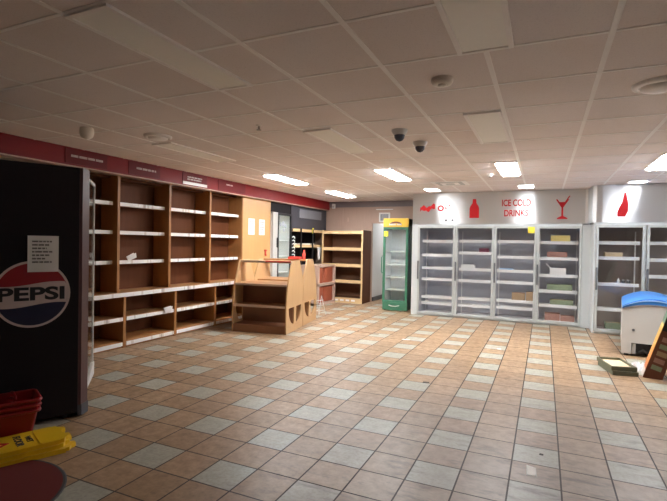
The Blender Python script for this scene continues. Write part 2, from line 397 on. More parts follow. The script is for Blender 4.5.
# ------------------------------------------------------------------ wooden shelving bays along the left wall
BP = 3.215; Y0 = .65
bay_labels = ['wooden shelving bay nearest the dark fridge, partly hidden by it',
              'wooden shelving bay with two leaning white price cards, second along the wall',
              'wooden shelving bay between the two-card bay and the bay behind the stepped display',
              'wooden shelving bay next to the wood wall panel, its lower half behind the stepped display']
def add_strip(parent, y0, y1, x, z0, z1, k):
    return lbl(B(x, y0, z0, x + .04, y1, z1).build('price_strip', STRIPS[k % 4], parent), 'white ticket strip along the shelf edge')
def shelf_bay(k):
    t = thing('shelving_bay', bay_labels[k], 'shelves', (-18.45, Y0 + BP * k, 0), 0, 'wooden shelving bays along the left wall')
    b = MB(); W = BP; UX = 1.15; LX = 1.62                        # upper and lower front, local x
    B(0, .02, .1, .06, W - .02, 7.9).build('back_panel', M['woodb'], t)
    for y in (.003, W - .068):
        mb = MB(); mb.box(.06, y, 0, LX - .02, y + .065, 2.4); mb.box(.06, y, 2.5, UX, y + .065, 7.9)
        mb.build('side_panel', M['wood'], t, .008)
    lbl(B(.06, .1, 0, LX - .12, W - .1, .3).build('plinth', M['wood'], t), 'kickboard at the floor')
    for q, z in enumerate((.18, 1.33)):
        f = B(.06, .11, z - .06, LX - .05, W - .11, z + .06).build('shelf', M['woodh'], t)
        add_strip(f, .11, W - .11, LX - .05, z - .09, z + .08, q + k)
    f = B(.06, 0, 2.4, LX, W, 2.5).build('ledge', M['woodh'], t)
    add_strip(f, 0, W, LX, 2.34, 2.53, k)
    for q, z in enumerate((3.88, 5.28, 6.62)):
        f = B(.06, .08, z - .05, UX - .34, W - .08, z + .05).build('shelf', M['woodh'], t)
        add_strip(f, .08, W - .08, UX - .34, z - .08, z + .09, q + k + 1)
    B(.06, .07, 7.8, UX - .5, W - .07, 7.9).build('top_rail', M['woodb'], t)
    return t
for k in range(4): shelf_bay(k)
def price_card(y, x, z, tilt, label):
    mb = MB(); w, h = .25, .12
    for s in (0, 1):
        pts = [(-w, -h), (w, -h), (w, h), (-w, h)]
        c, sn = math.cos(tilt), math.sin(tilt)
        pts = [(a * c - b_ * sn, a * sn + b_ * c) for a, b_ in pts]
        flat(mb, pts, (s * .06, 0, 0), (0, 1, 0), (-.25 * (1 - 2 * s), 0, 1), .012)
    o = mb.build('price_card', M['paper'], None, loc=(x, y, z)); tag(o, label, 'card'); return o
price_card(4.80, -17.55, 4.12, .38, 'white folded price card tilted on the middle upper shelf edge')
price_card(6.45, -16.78, 1.46, .12, 'white folded price card on the lower shelf edge near the floor')
# plain wood panel with the two notices
struct('trim_4', B(-18.5, Y0 + 4 * BP + .02, 0, -17.3, 16.86, 7.92), M['woodl'], .01)
def notice(y0, y1, label, seed):
    t = thing('paper_notice', label, 'notice', (-17.3, y0, 5.45), 0, 'notices on the wood panel')
    B(0, 0, 0, .02, y1 - y0, 1.08).build('sheet', M['paper'], t)
    for q in range(7):
        mb = MB(); smallprint(mb, .1, .85 - q * .12, (y1 - y0) * .9 - (q % 3) * .08, .90 - q * .12, (3, 6), (.02, 0, 0), EXL, EYL, seed=seed + q); mb.build('print', M['inkgrey'], t)
notice(14.12, 14.83, 'white paper notice on the wood panel, the one nearer the shelving bays', 5)
notice(15.38, 16.08, 'white paper notice on the wood panel, the one nearer the black-framed fridge', 50)
o = MB().box(0, -.05, .0, .06, .05, .34).box(0, -.1, .3, .1, .1, .42).box(.06, -.03, 0, .14, .03, .07).build('wall_hook', M['redpaint'], None, loc=(-17.29, 16.18, 4.02))
tag(o, 'small red hook fixed low on the wood panel by the fridge', 'hook')

# ------------------------------------------------------------------ black framed upright fridge in the left alcove
t = thing('upright_fridge', 'white upright fridge with glass door under the black alcove board', 'fridge', (-17.25, 18.3, 0))
mb = MB(); mb.box(-1.2, -1.35, .1, -1.1, 1.35, 7.15).box(-1.2, -1.35, .1, 0, -1.27, 7.15).box(-1.2, 1.27, .1, 0, 1.35, 7.15).box(-1.2, -1.35, 7.0, 0, 1.35, 7.15).box(-1.2, -1.35, .0, 0, 1.35, .5)
mb.build('cabinet', [M['white']], t)
lbl(B(.0, -1.36, .3, .12, -.72, 7.15).build('hinge_post', M['grey'], t, .02), 'broad pale door stile')
d = MB().frame('x', 0, -.72, .3, 1.36, 7.15, .17, .12).build('door_frame', M['black'], t)
B(.04, -.55, .45, .07, 1.2, 7.0).build('door_glass', M['doorglass'], t)
B(.12, -.86, 4.6, .2, -.76, 5.3).build('handle', M['black'], t)
for z in (1.5, 2.7, 3.9, 5.1): B(-1.05, -1.2, z, -.12, 1.2, z + .05).build('shelf', M['coolshelf'], t)
lbl(B(-1.08, -1.26, .5, -1.04, 1.26, 7.0).build('liner', M['liner'], t), 'pale inner lining')
mb = MB()
for y, z, r in ((-.3, 6.3, .16), (.1, 6.35, .2), (.45, 6.2, .15), (.2, 5.9, .13)): mb.lathe([(r * .4, 0), (r, .01), (r, .02)], (.072, y, z), 14, axis='x')
lbl(mb.build('door_sticker', M['inkgrey'], t), 'grey round stickers high on the door glass')
struct('trim_5', B(-18.4, 16.87, 7.17, -17.32, 19.78, 7.95), M['blackm'])
struct('wall_alcove', MB().box(-18.5, 19.7, 0, -17.3, 19.8, 7.95), M['blackm'])
# black bulkhead with a blank grey screen
t = thing('bulkhead_board', 'black bulkhead board with blank grey screen panel left of the back shelf', 'board', (-17.3, 23, 6.12))
B(-.9, -3.2, 0, 0, 3.15, 1.85).build('board', M['char'], t, .015)
lbl(B(0, -1.97, .85, .05, 2.05, 1.55).build('screen_panel', M['screen'], t), 'blank grey panel')
# dark wall shelf below it
t = thing('wall_shelf', 'dark shelves with pale edges in the alcove below the black board', 'shelves', (-18.45, 19.9, 0))
B(0, 0, 3.0, .06, 6.2, 6.1).build('back_panel', M['blackm'], t)
for z in (4.7, 5.95):
    f = B(.06, 0, z - .06, 1.25, 6.1, z + .06).build('shelf', M['woodd'], t); lbl(B(1.25, 0, z - .1, 1.3, 6.1, z + .13).build('price_strip', M['pale'], f), 'pale shelf edge')
for y in (1.2, 3.25, 5.6): B(1.3, y - .05, 2.9, 1.4, y + .05, 6.1).build('post', M['black'], t)
mb = MB()
t = thing('clip_strip', 'black hanging strip with white hooks at the alcove edge', 'strip', (-17.1, 19.75, 3.0))
B(0, -.1, 0, .04, .1, 2.5).build('strip', M['black'], t)
for q in range(9):
    z = .12 + q * .27
    MB().tube([(.05, -.16, z + .1), (.1, -.05, z + .16), (.12, .1, z + .1), (.06, .2, z - .02)], .035, 6).build('hook', M['white'], t)
o = B(0, -.13, -.26, .03, .13, .2).build('price_tag', M['tag'], None, .01, loc=(-17.1, 23.15, 6.02)); tag(o, 'yellow price tag on the alcove top shelf edge', 'tag')
o = MB().prism([(-.22, 0), (.22, 0), (.06, -1.0), (-.05, -1.05)], 0, .12, 'yz').build('paper_bag', M['paper'], None, .02, loc=(-17.12, 24.3, 4.6)); tag(o, 'white pointed bag hanging from the lower alcove shelf', 'bag')
mb = MB()
for q, (a, w) in enumerate(((.4, .18), (1.2, .16), (2.0, .9), (3.4, .2))):
    o = B(0, 0, 0, .3, w, .16).build('ticket_holder', M['white'], None, .01, loc=(-17.5, 20.0 + a, 4.77))
    tag(o, ['white ticket holder nearest the hooked strip on the alcove shelf', 'small white ticket holder second from the hooked strip', 'long white ticket holder on the lower alcove shelf', 'small white ticket holder right of the long one'][q], 'ticket holder', 'ticket holders on the alcove shelf')

# terracotta produce cabinet
t = thing('produce_cabinet', 'pinkish timber cabinet with curved terracotta slatted fronts behind the stepped display', 'cabinet', (-17.1, 20.95, 0))
mb = MB(); W = 3.2; X = 1.7
for z in (0, 1.55, 3.05): mb.box(0, 0, z, X, W, z + (.22 if z < 3 else .16))
mb.box(0, 0, 0, X, .18, 3.1).box(0, W - .18, 0, X, W, 3.1).box(0, 0, 0, .08, W, 3.1)
mb.build('frame', M['pinkw'], t, .01)
for z in (.26, 1.81):
    for y0, y1 in ((.2, 1.0), (1.1, W - .2)):
        mb = MB(); n = 11; pr = []
        for q in range(n):
            for f, dp in ((0, 0), (.1, 0), (.16, .1), (.84, .1), (.9, 0)):
                u = (q + f) / n; bulge = .36 * (1 - (2 * u - 1) ** 4) ** .5
                pr.append((X - .48 + bulge + dp, y0 + (y1 - y0) * u))
        pr += [(X - .6, y1), (X - .6, y0)]
        mb.prism(pr, z, z + 1.2, 'xy'); mb.build('slatted_front', M['terra'], t)
# back shelf against the brown wall
t = thing('back_shelving', 'tall pale-edged wooden shelving against the brown back wall', 'shelves', (-16.75, 24.2, 0))
W = 3.75; Dp = 1.98
B(0, Dp - .08, 0, W, Dp - .01, 6.05).build('back_panel', M['woodd'], t)
for x0 in (0, W - .14):
    f = B(x0, .03, 0, x0 + .14, Dp - .02, 6.1).build('side_panel', M['woodb'], t); lbl(B(x0, 0, 0, x0 + .14, .04, 6.1).build('edge_strip', M['pale'], f), 'pale front edge')
for q, z in enumerate((.3, 1.8, 3.14, 4.5, 5.9)):
    f = B(.14, .06, z - .07, W - .14, Dp - .08, z + .07).build('shelf', M['woodb'], t)
    lbl(B(.14, .0, z - (.3 if q == 0 else .12), W - .14, .06, z + .14).build('price_strip', M['pale'], f), 'pale ticket edge')
mb = MB()
for q in range(6): mb.box(.3 + q * .5, -.02, .16, .62 + q * .5, 0, .3)
lbl(mb.build('ticket', M['paper'], t), 'row of paper tickets on the bottom edge')

# items on the back wall
t = thing('wall_display', 'small white-framed grey box on the brown wall above the passage', 'frame', (-11.83, 26.2, 6.86))
MB().frame('y', -.1, -.48, 0, .48, .8, .12, .1).build('frame', M['white'], t, .01); B(-.36, -.05, .12, .36, 0, .68).build('panel', M['screen'], t)
o = B(-.75, -.06, 0, .75, 0, .07).build('wall_strip', M['white'], None, .01, loc=(-11.85, 26.2, 7.9)); tag(o, 'thin white strip on the brown wall above the framed box', 'strip')
o = B(-.07, -.03, 0, .07, 0, .35).build('wall_plate', M['pinkw'], None, .01, loc=(-15.2, 26.2, 6.9)); tag(o, 'small vertical plate on the brown wall above the back shelving', 'plate')

# ------------------------------------------------------------------ stepped wooden display (two back-to-back gondolas)
th = math.radians(10)
GW = 3.2; DD = 5.66
def on_gondola(a, b, z): return (-15.08 + a * math.cos(th) - b * math.sin(th), 9.5 + a * math.sin(th) + b * math.cos(th), z)
def end_panel(x0, x1, root):
    out = [(0, 0), (0, 1.5), (.05, 2.0), (.2, 2.6), (.45, 3.2), (.72, 3.72), (.92, 3.95), (2.12, 3.95), (2.2, 3.78), (2.81, 2.82), (2.81, 0)]
    holes = []; c = 1.44
    for sgn in (-1, 1):
        h = [(c + sgn * .18, 1.36)]
        h += [(c + sgn * (.18 + .9 * math.cos(a)), 1.36 - .95 * math.sin(a)) for a in [PI / 2 * q / 10 for q in range(11)]]
        holes.append(h)
    cu = bpy.data.curves.new('panel_curve', 'CURVE'); cu.dimensions = '2D'; cu.fill_mode = 'BOTH'; cu.extrude = (x1 - x0) / 2 * S
    for pts in [out] + holes:
        sp = cu.splines.new('POLY'); sp.points.add(len(pts) - 1); sp.use_cyclic_u = True
        for q, (a, b) in enumerate(pts): sp.points[q].co = (a * S, b * S, 0, 1)
    o = bpy.data.objects.new('panel_curve', cu); COL.objects.link(o)
    dg = bpy.context.evaluated_depsgraph_get(); dg.update()
    me = bpy.data.meshes.new_from_object(o.evaluated_get(dg)); bpy.data.objects.remove(o)
    me.transform(Matrix(((0, 0, 1, (x0 + x1) / 2 * S), (1, 0, 0, 0), (0, 1, 0, 0), (0, 0, 0, 1))))
    me.materials.clear(); me.materials.append(M['woodg'])
    p = bpy.data.objects.new('end_panel', me); COL.objects.link(p); p.parent = root
def gondola(loc, rot, label):
    g = thing('stepped_display', label, 'display stand', loc, rot, 'stepped wooden displays standing back to back')
    end_panel(0, .07, g); end_panel(GW - .07, GW, g)
    def board(name, y0, y1, z0, z1, m, label=None):
        o = B(.07, y0, z0, GW - .07, y1, z1).build(name, m, g, .008)
        return lbl(o, label) if label else o
    board('base_board', .03, 1.25, 0, .42, M['woodd'])
    board('shelf', .06, 1.24, 1.40, 1.5, M['woodh'])
    board('shelf', .22, 2.4, 2.56, 2.68, M['woodh'])
    board('top_board', .9, 1.5, 3.82, 3.93, M['woodh'])
    board('back_panel', 1.25, 1.3, .05, 2.56, M['woodd'])
    board('added_pale_panel', 1.31, 1.36, .05, 2.56, M['woodg'])  # pale board added to stand for the lit space behind the cut-outs
    for z, y in ((1.40, .02), (2.56, .18), (3.81, .86)):
        board('edge_strip', y, y + .04, z - .01, z + .12, M['edge'], 'dull shelf edge')
    return g
GD = gondola((-15.08, 9.5, 0), th, 'stepped wooden display with shield cut-outs in its end panels, the one nearer the camera')
gondola(on_gondola(GW, DD, 0), th + PI, 'stepped wooden display standing behind the nearer one, red bottle on top')
lbl(B(1.6, .84, 3.84, GW - .1, .86, 3.92).build('edge_tape', M['redpaint'], GD), 'red tape on the top edge')
t = thing('red_tray', 'flat red tray on top of the stepped display', 'tray', on_gondola(2.12, 4.35, 3.935), th)
B(-.36, -.3, 0, .36, .3, .05).build('base', M['redpaint'], t); MB().box(-.36, -.3, .05, .36, -.25, .15).box(-.36, .25, .05, .36, .3, .15).box(-.36, -.25, .05, -.31, .25, .15).box(.31, -.25, .05, .36, .25, .15).build('rim', M['redpaint'], t)
t = thing('red_bottle', 'small red bottle standing on top of the stepped display', 'bottle', on_gondola(2.74, 4.3, 3.935), th)
MB().lathe([(.09, 0), (.1, .03), (.1, .36), (.06, .44)], n=18).build('body', M['redpaint'], t); MB().lathe([(.065, .44), (.065, .56), (.05, .58)], n=14).build('cap', M['redpaint'], t)
# white wire rack behind its far corner
t = thing('wire_rack', 'small white folded wire rack on the floor behind the stepped display', 'rack', (-13.45, 17.1, 0), .3)
for sx in (-.22, .22):
    MB().tube([(sx - .18, -.3, .04), (sx - .05, 0, 1.35), (sx + .22, .3, .04)], .028, 6).build('leg', M['white'], t)
for z, w in ((.3, .36), (.65, .33), (1.0, .3)): MB().tube([(-w, -.15, z), (w, .1, z + .05)], .02, 6).build('crossbar', M['white'], t)

# ------------------------------------------------------------------ green glass-door fridge
t = thing('green_fridge', 'green glass-door fridge with yellow header beside the cool room', 'fridge', (-10.5, 21.9, 0))
mb = MB(); W = 1.92; Dp = 1.9
mb.box(0, .15, .25, .08, Dp, 6.9).box(W - .08, .15, .25, W, Dp, 6.9).box(0, Dp - .08, .25, W, Dp, 6.9).box(0, .15, 6.3, W, Dp, 6.9).box(.0, .15, .08, W, Dp, .3)
mb.build('cabinet', M['greend'], t, .01)
MB().box(.08, Dp - .12, .3, W - .08, Dp - .08, 6.3).box(.08, .16, .3, .11, Dp - .1, 6.3).box(W - .11, .16, .3, W - .08, Dp - .1, 6.3).build('liner', M['liner'], t)
door = MB().frame('y', 0, 0, .62, W, 6.27, .17, .14).build('door_frame', M['green'], t, .02)
B(.17, .05, .79, W - .17, .09, 6.1).build('door_glass', M['doorglass'], door)
MB().tube([(-.02, -.03, 2.8), (-.06, -.1, 2.9), (-.06, -.1, 4.0), (-.02, -.03, 4.1)], .04, 8).build('handle', M['green'], door)
pts = [(0, .1)] + [(W * q / 12, .1 - .16 * math.sin(PI * q / 12)) for q in range(13)] + [(W, .1)]
mb = MB(); mb.prism(pts[1:-1] + [(W, .3), (0, .3)], .05, .62, 'xy'); mb.build('base_grille', M['green'], t)
lbl(MB().tube([(.55, -.06, .42), (.8, -.09, .36), (1.1, -.09, .36), (1.35, -.06, .42)], .025, 6).build('emblem', M['coolshelf'], t), 'small pale curved mark')
hd = lbl(B(0, -.03, 6.27, W, .2, 6.92).build('header', M['yellow'], t, .03), 'yellow header with dark arched emblem')
mb = MB(); n = 12
arc = [(W / 2 + .5 * math.cos(PI * q / n), 6.42 + .26 * math.sin(PI * q / n)) for q in range(n + 1)]
inn = [(W / 2 + .38 * math.cos(PI * q / n), 6.42 + .13 * math.sin(PI * q / n)) for q in range(n + 1)]
flat(mb, arc + inn[::-1], (0, -.03, 0), (1, 0, 0), (0, 0, 1)); mb.build('emblem', M['brownbox'], hd)
mb = MB(); smallprint(mb, W / 2 - .5, 6.4, W / 2 + .5, 6.52, (6, 9), (0, -.035, 0), (1, 0, 0), (0, 0, 1), seed=3); mb.build('lettering', M['white'], hd)
for z in (1.5, 2.45, 3.4, 4.4): B(.12, .35, z, W - .12, Dp - .15, z + .07).build('shelf', M['coolshelf'], t)
for x in (.1, W - .24):
    for y in (.2, Dp - .3): B(x, y, 0, x + .14, y + .14, .08).build('foot', M['rubber'], t)
o = B(0, -.012, 0, .32, 0, .4).build('price_tag', M['tag'], None, loc=(-10.43, 21.9, 5.55)); tag(o, 'yellow square tag stuck on the green fridge door', 'tag')

# ------------------------------------------------------------------ cool room
YC, YR = 21.1, 19.4
def carc(x0, x1, y0, y1):
    mb = MB(); mb.box(x0, y1 - .1, 0, x1, y1, 6.6).box(x0, y0, 6.45, x1, y1, 6.6).box(x0, y0, 0, x0 + .1, y1, 6.5).box(x1 - .1, y0, 0, x1, y1, 6.5).box(x0, y0 + .3, 0, x1, y1, .04)
    return mb
struct('wall_cool_room', carc(-7.7, 3.15, YC + .25, 24.4), M['cool'])
struct('wall_cool_room_right', carc(3.3, 9.9, YR + .25, 23.0), M['coolrefl'])
mb = MB()
mb.box(-8.05, YC - .02, 0, -7.62, 24.5, 6.45); mb.box(2.72, YC - .05, 0, 3.22, YC + .3, 6.4)
mb.box(-7.62, YC, 6.3, 2.72, YC + .28, 6.47).box(-7.62, YC, 0, 2.72, YC + .28, .08)
for x in (-5.01, -2.46, .14): mb.box(x - .05, YC + .1, 0, x + .05, YC + .28, 6.35)
struct('trim_6', mb, M['postw'], .012)
mb = MB()
mb.box(3.2, YR, 0, 3.3, YC + .1, 6.4).box(3.2, YR, 6.3, 9.9, YR + .28, 6.47).box(3.3, YR, 0, 9.9, YR + .28, .08).box(8.25, YR, 0, 9.9, YR + .25, 6.4).box(5.73, YR + .1, 0, 5.79, YR + .28, 6.35)
struct('trim_7', mb, M['postw'], .012)
fas = [(-8.03, YC - .05), (2.85, YC - .05), (2.98, YC - .15), (3.04, YC - .4), (3.06, 19.95), (3.12, 19.6), (3.3, 19.42), (3.6, YR - .03), (9.9, YR - .03)]
HD = thing('header_panel', 'brushed steel header panel with red lettering and drink symbols above the glass doors', 'sign', (0, 0, 6.47))
mb = MB()
o_ = [(x, y + .06) for x, y in fas]
n = len(fas); vs = [(x, y, z) for z in (0, 2.15) for x, y in fas] + [(x + (.06 if 1 < q < 7 else 0), y + .06, z) for z in (0, 2.15) for q, (x, y) in enumerate(fas)]
fs = []
for q in range(n - 1):
    fs += [(q, q + 1, n + q + 1, n + q), (2 * n + q + 1, 2 * n + q, 3 * n + q, 3 * n + q + 1), (n + q, n + q + 1, 3 * n + q + 1, 3 * n + q), (q + 1, q, 2 * n + q, 2 * n + q + 1)]
fs += [(0, n, 3 * n, 2 * n), (n - 1, 3 * n - 1, 4 * n - 1, 2 * n - 1)]
mb.add(vs, fs); mb.build('panel', M['steel'], HD)
EF = ((1, 0, 0), (0, 0, 1))
def hpart(fn, label, y=YC - .055):
    mb = MB(); fn(mb, (0, y, -6.47)); lbl(mb.build('lettering' if 'word' in label else 'symbol', M['redvinyl'], HD), label)
hpart(lambda mb, o: lettering(mb, 'ICE COLD', (-2.03, 7.62, -.27, 8.06), o, *EF, bold=.02), 'red words ICE COLD')
hpart(lambda mb, o: lettering(mb, 'DRINKS', (-1.88, 6.95, -.42, 7.38), o, *EF, bold=.02), 'red word DRINKS')
def bottle_icon(mb, o, x0=-4.1, x1=-3.48, z0=6.86, z1=8.14):
    c = (x0 + x1) / 2; w = (x1 - x0) / 2; h = z1 - z0
    half = [(w, 0), (w, .5), (w * .85, .62), (w * .42, .78), (w * .36, .93), (w * .36, 1)]
    flat(mb, [(c + a, z0 + b * h) for a, b in half] + [(c - a, z0 + b * h) for a, b in half[::-1]], o, *EF)
hpart(bottle_icon, 'red bottle shape')
def glass_icon(mb, o):
    c = 1.56
    flat(mb, [(c - .38, 8.0), (c - .28, 8.0), (c, 7.6), (c + .28, 8.0), (c + .38, 8.0), (c + .05, 7.48), (c + .05, 6.95), (c + .3, 6.82), (c + .3, 6.76), (c - .3, 6.76), (c - .3, 6.82), (c - .05, 6.95), (c - .05, 7.48)], o, *EF)
    flat(mb, [(c + .18, 7.78), (c + .44, 8.2), (c + .37, 8.22), (c + .1, 7.78)], o, *EF); flat(mb, [(c - .22, 7.83), (c + .22, 7.83), (c, 7.55)], o, *EF)
hpart(glass_icon, 'red cocktail glass shape')
def tier_icon(mb, o):
    flat(mb, [(4.34, 6.78), (4.72, 6.78), (4.86, 7.1), (4.86, 7.5), (4.80, 7.85), (4.74, 8.16), (4.66, 8.14), (4.56, 7.6), (4.42, 7.3), (4.33, 7.05)], o, *EF)
hpart(tier_icon, 'red tapering bottle shape', YR - .035)
def script_mark(mb, o):
    pts = []; n = 28
    for q in range(n + 1):
        u = q / n; pts.append((-7.5 + 1.05 * u, 7.48 + .08 * math.sin(u * 9) + .16 * u, .15 - .05 * math.sin(u * 19)))
    for (a, b, w), (c, d, w2) in zip(pts, pts[1:]): flat(mb, [(a, b - w), (c, d - w2), (c, d + w2), (a, b + w)], o, *EF)
    R = [(math.cos(2 * PI * q / 24), math.sin(2 * PI * q / 24)) for q in range(24)]
    for q in range(24):
        a, b = R[q], R[(q + 1) % 24]
        flat(mb, [(-6.05 + .22 * a[0], 7.55 + .22 * a[1]), (-6.05 + .22 * b[0], 7.55 + .22 * b[1]), (-6.05 + .11 * b[0], 7.55 + .11 * b[1]), (-6.05 + .11 * a[0], 7.55 + .11 * a[1])][::-1], o, *EF)
    flat(mb, [(-5.78, 7.44), (-5.71, 7.44), (-5.71, 7.66), (-5.78, 7.66)], o, *EF); flat(mb, [(-5.71, 7.58), (-5.58, 7.52), (-5.58, 7.44), (-5.64, 7.44)], o, *EF)
    flat(mb, [(-5.5, 7.66), (-5.42, 7.66), (-5.42, 7.8), (-5.5, 7.8)], o, *EF)
hpart(script_mark, 'red flowing word mark with a ring')
mb = MB()
for x in (-5.68, -5.24): mb.lathe([(.09, 0), (.07, -.05)], (x, YC - .05, .24), 14, axis='y')
lbl(mb.build('lock', M['greyd'], HD), 'two dark round locks')

# doors
def glass_door(x0, x1, y, label, handle_x=.02):
    t = thing('glass_door', label, 'door', (x0, y, 0), 0, 'glass doors of the cool room')
    W = x1 - x0
    MB().frame('y', 0, .015, .1, W - .015, 6.3, .135, .1, wb=.18, wt=.14).build('frame', M['frame'], t, .012)
    B(.135, .04, .26, W - .135, .07, 6.18).build('glass', M['shopglass'], t)
    MB().box(handle_x, -.12, 2.55, handle_x + .09, -.06, 3.85).box(handle_x, -.06, 2.6, handle_x + .09, 0, 2.72).box(handle_x, -.06, 3.68, handle_x + .09, 0, 3.8).build('handle', M['greyd'], t)
    return t
DX = [-7.62, -5.01, -2.46, .14, 2.72]
dl = ['glass cool-room door nearest the green fridge', 'glass cool-room door with white box and maroon pack behind it', 'glass cool-room door under the ICE COLD DRINKS lettering, yellow tag at top', 'glass cool-room door left of the white corner post, stacked packs behind it']
for k in range(4): glass_door(DX[k], DX[k + 1], YC - .1, dl[k])
glass_door(3.3, 5.74, YR - .1, 'glass cool-room door right of the white corner post, partly behind the freezer')
glass_door(5.78, 8.24, YR - .1, 'glass cool-room door at the right edge of the photo, behind the freezer')
o = B(0, -.012, 0, .4, 0, .4).build('price_tag', M['tag'], None, loc=(-.4, YC - .1, 5.86)); tag(o, 'yellow square tag at the top of a glass cool-room door', 'tag')
# racks
def rack(x0, x1, y, zs, label, back=1.3):
    t = thing('cooler_rack', label, 'shelves', (x0, y, 0), 0, 'racks inside the cool room')
    W = x1 - x0
    for px in (.14, W - .2):
        B(px, back - .06, .04, px + .06, back, 6.0).build('upright', M['coolshelf'], t)
    for k, z in enumerate(zs):
        f = MB()
        f.box(.14, 0, z - .05, W - .14, .04, z); f.box(.14, back - .1, z - .05, W - .14, back - .06, z)
        n = 20
        for q in range(n + 1):
            xx = .16 + (W - .35) * q / n; f.box(xx, .02, z - .03, xx + .035, back - .08, z - .005)
        f = f.build('shelf', M['coolshelf'], t)
        add = B(.14, -.03, z - .12, W - .14, 0, z + .08).build('price_strip', M['coolshelf'], f)
    return t
YI = 21.9
zz = [[.12, .8, 1.25, 2.54, 3.35, 4.27, 5.27], [.12, .8, 1.28, 2.53, 3.34, 4.48, 5.31], [.12, .84, 1.31, 2.56, 3.33, 4.27, 5.32], [.12, 1.17, 2.11, 3.14, 4.25, 5.29]]
rl = ['empty white shelf rack behind the glass door nearest the green fridge', 'white shelf rack holding a white box and a maroon pack', 'white shelf rack holding two brown cartons near the bottom', 'white shelf rack with a pack on every level, left of the corner post']
for k in range(4): rack(DX[k], DX[k + 1], YI, zz[k], rl[k])
rack(3.35, 5.74, 20.2, [.12, 1.37, 2.86, 4.41, 5.31], 'white shelf rack with a beige carton, right of the corner post')
rack(5.78, 8.2, 20.2, [.12, 1.37, 2.3, 3.41, 4.36, 5.32], 'empty white shelf rack at the right edge above the freezer')
# stock left behind
def carton(x0, x1, z, h, m, label, y=22.1, d=.6, name='carton', lid=None, cat='box'):
    t = thing(name, label, cat, (x0, y, z)); W = x1 - x0
    mb = MB(); mb.box(0, 0, 0, W, d, .02).box(0, 0, .02, W, .03, h).box(0, d - .03, .02, W, d, h).box(0, .03, .02, .03, d - .03, h).box(W - .03, .03, .02, W, d - .03, h)
    mb.build('tray', m, t, .006)
    if lid: B(.03, .03, h * .3, W - .03, d - .03, h * .95).build('contents', lid, t, .02)
    return t
carton(-3.55, -2.95, 4.49, .32, M['packmaroon'], 'small maroon pack on an upper cool-room shelf', lid=M['packmaroon'])
carton(-4.75, -3.84, 3.35, .3, M['white'], 'white shallow box on a middle cool-room shelf', lid=M['paper'])
carton(-1.35, -.54, 1.32, .52, M['card'], 'brown carton low in the cool room, the left of the pair', lid=M['packred'])
carton(-.46, -.04, 1.32, .6, M['card'], 'narrow brown carton low in the cool room, the right of the pair', lid=M['cream'])
carton(-2.2, -1.3, 3.34, .12, M['bluel'], 'thin pale blue pack lying on a middle cool-room shelf', lid=M['bluel'])
carton(.97, 2.09, 5.3, .45, M['packyel'], 'yellow carton on the top shelf left of the corner post', lid=M['packyel'])
carton(.75, 1.95, 4.26, .4, M['packred'], 'faded red tray of packets on the second shelf left of the corner post', lid=M['packred'])
t = carton(.95, 1.9, 3.15, .45, M['paper'], 'open white carton with raised flap on the third shelf from top')
MB().prism([(0, .45), (-.25, .72), (-.22, .74), (.03, .47)], .02, .58, 'xz').build('flap', M['paper'], t)
carton(.8, 2.28, 2.12, .42, M['packgreen'], 'green and white pack on the fourth shelf left of the corner post', lid=M['packgreen'])
carton(1.0, 2.36, 1.18, .36, M['packgreen'], 'flat green pack on the second lowest shelf left of the corner post', lid=M['cream'])
for k, (a, b, h, m, lb) in enumerate([(.7, 1.6, .5, 'packred', 'reddish carton at the floor of the cool room, left of two'), (1.65, 2.45, .38, 'packred', 'low reddish carton at the floor of the cool room, right of two')]):
    carton(a, b, .13, h, M[m], lb, lid=M['packred'])
carton(3.87, 4.79, 4.42, .3, M['cream'], 'beige flat carton on a shelf right of the corner post', y=20.4, lid=M['cream'])
t = thing('white_bottle', 'small white bottle on the shelf right of the corner post', 'bottle', (4.62, 20.5, 2.87)); MB().lathe([(.07, 0), (.07, .22), (.03, .28)], n=16).build('body', M['white'], t); MB().lathe([(.035, .28), (.035, .34)], n=12).build('cap', M['white'], t)
for k in range(2):
    t = thing('dark_jar', ['small dark jar next to the white bottle', 'small dark jar farther right of the white bottle'][k], 'jar', (4.88 + .25 * k, 20.5, 2.87)); MB().lathe([(.09, 0), (.1, .02), (.1, .18), (.07, .2)], n=16).build('body', M['greyd'], t); MB().lathe([(.08, .2), (.08, .26)], n=14).build('lid', M['steelrod'], t)
carton(4.0, 5.4, .13, .4, M['packgreen'], 'dull carton at the floor right of the corner post', y=20.5, lid=M['card'])

# ------------------------------------------------------------------ chest freezer
t = thing('chest_freezer', 'pale grey chest freezer with curved blue lid in front of the glass doors', 'freezer', (3.95, 13.7, 0), math.radians(-7))
W = 2.4; Lg = 4.6
def arch(z0, rise, n=16): return [(W * q / n, z0 + rise * math.sin(PI * q / n) ** .8) for q in range(n + 1)]
mb = MB(); a = arch(2.2, .24)
outer = [(0, .12)] + [(.38, .12), (.38, .62), (1.5, .62), (1.5, .12)] + [(W, .12)] + a[::-1]
mb.prism(outer, 0, .12, 'xz'); mb.prism([(0, .12), (W, .12)] + a[::-1], .5, Lg, 'xz')
mb.prism([(0, .65), (W, .65)] + a[::-1], .12, .5, 'xz'); mb.box(0, .12, .12, .36, .5, .66).box(1.52, .12, .12, W, .5, .66)
mb.build('body', M['frz'], t)
lo, hi = arch(2.2, .24), arch(2.3, .40)
mb = MB(); mb.prism(lo + hi[::-1], -.06, Lg + .06, 'xz'); mb.build('lid', M['blue'], t)
mid0, mid1 = arch(2.26, .335), arch(2.275, .37)
mb = MB(); mb.prism(mid0 + mid1[::-1], -.09, -.055, 'xz'); lbl(mb.build('lid_trim', M['bluel'], t), 'light blue line along the lid')
lbl(MB().box(.4, .2, .14, 1.48, .48, .6).build('compressor_bay', M['black'], t), 'dark compressor opening')
lbl(B(.4, .05, .12, .56, .15, .58).build('bracket', M['grey'], t), 'grey bracket in the opening')
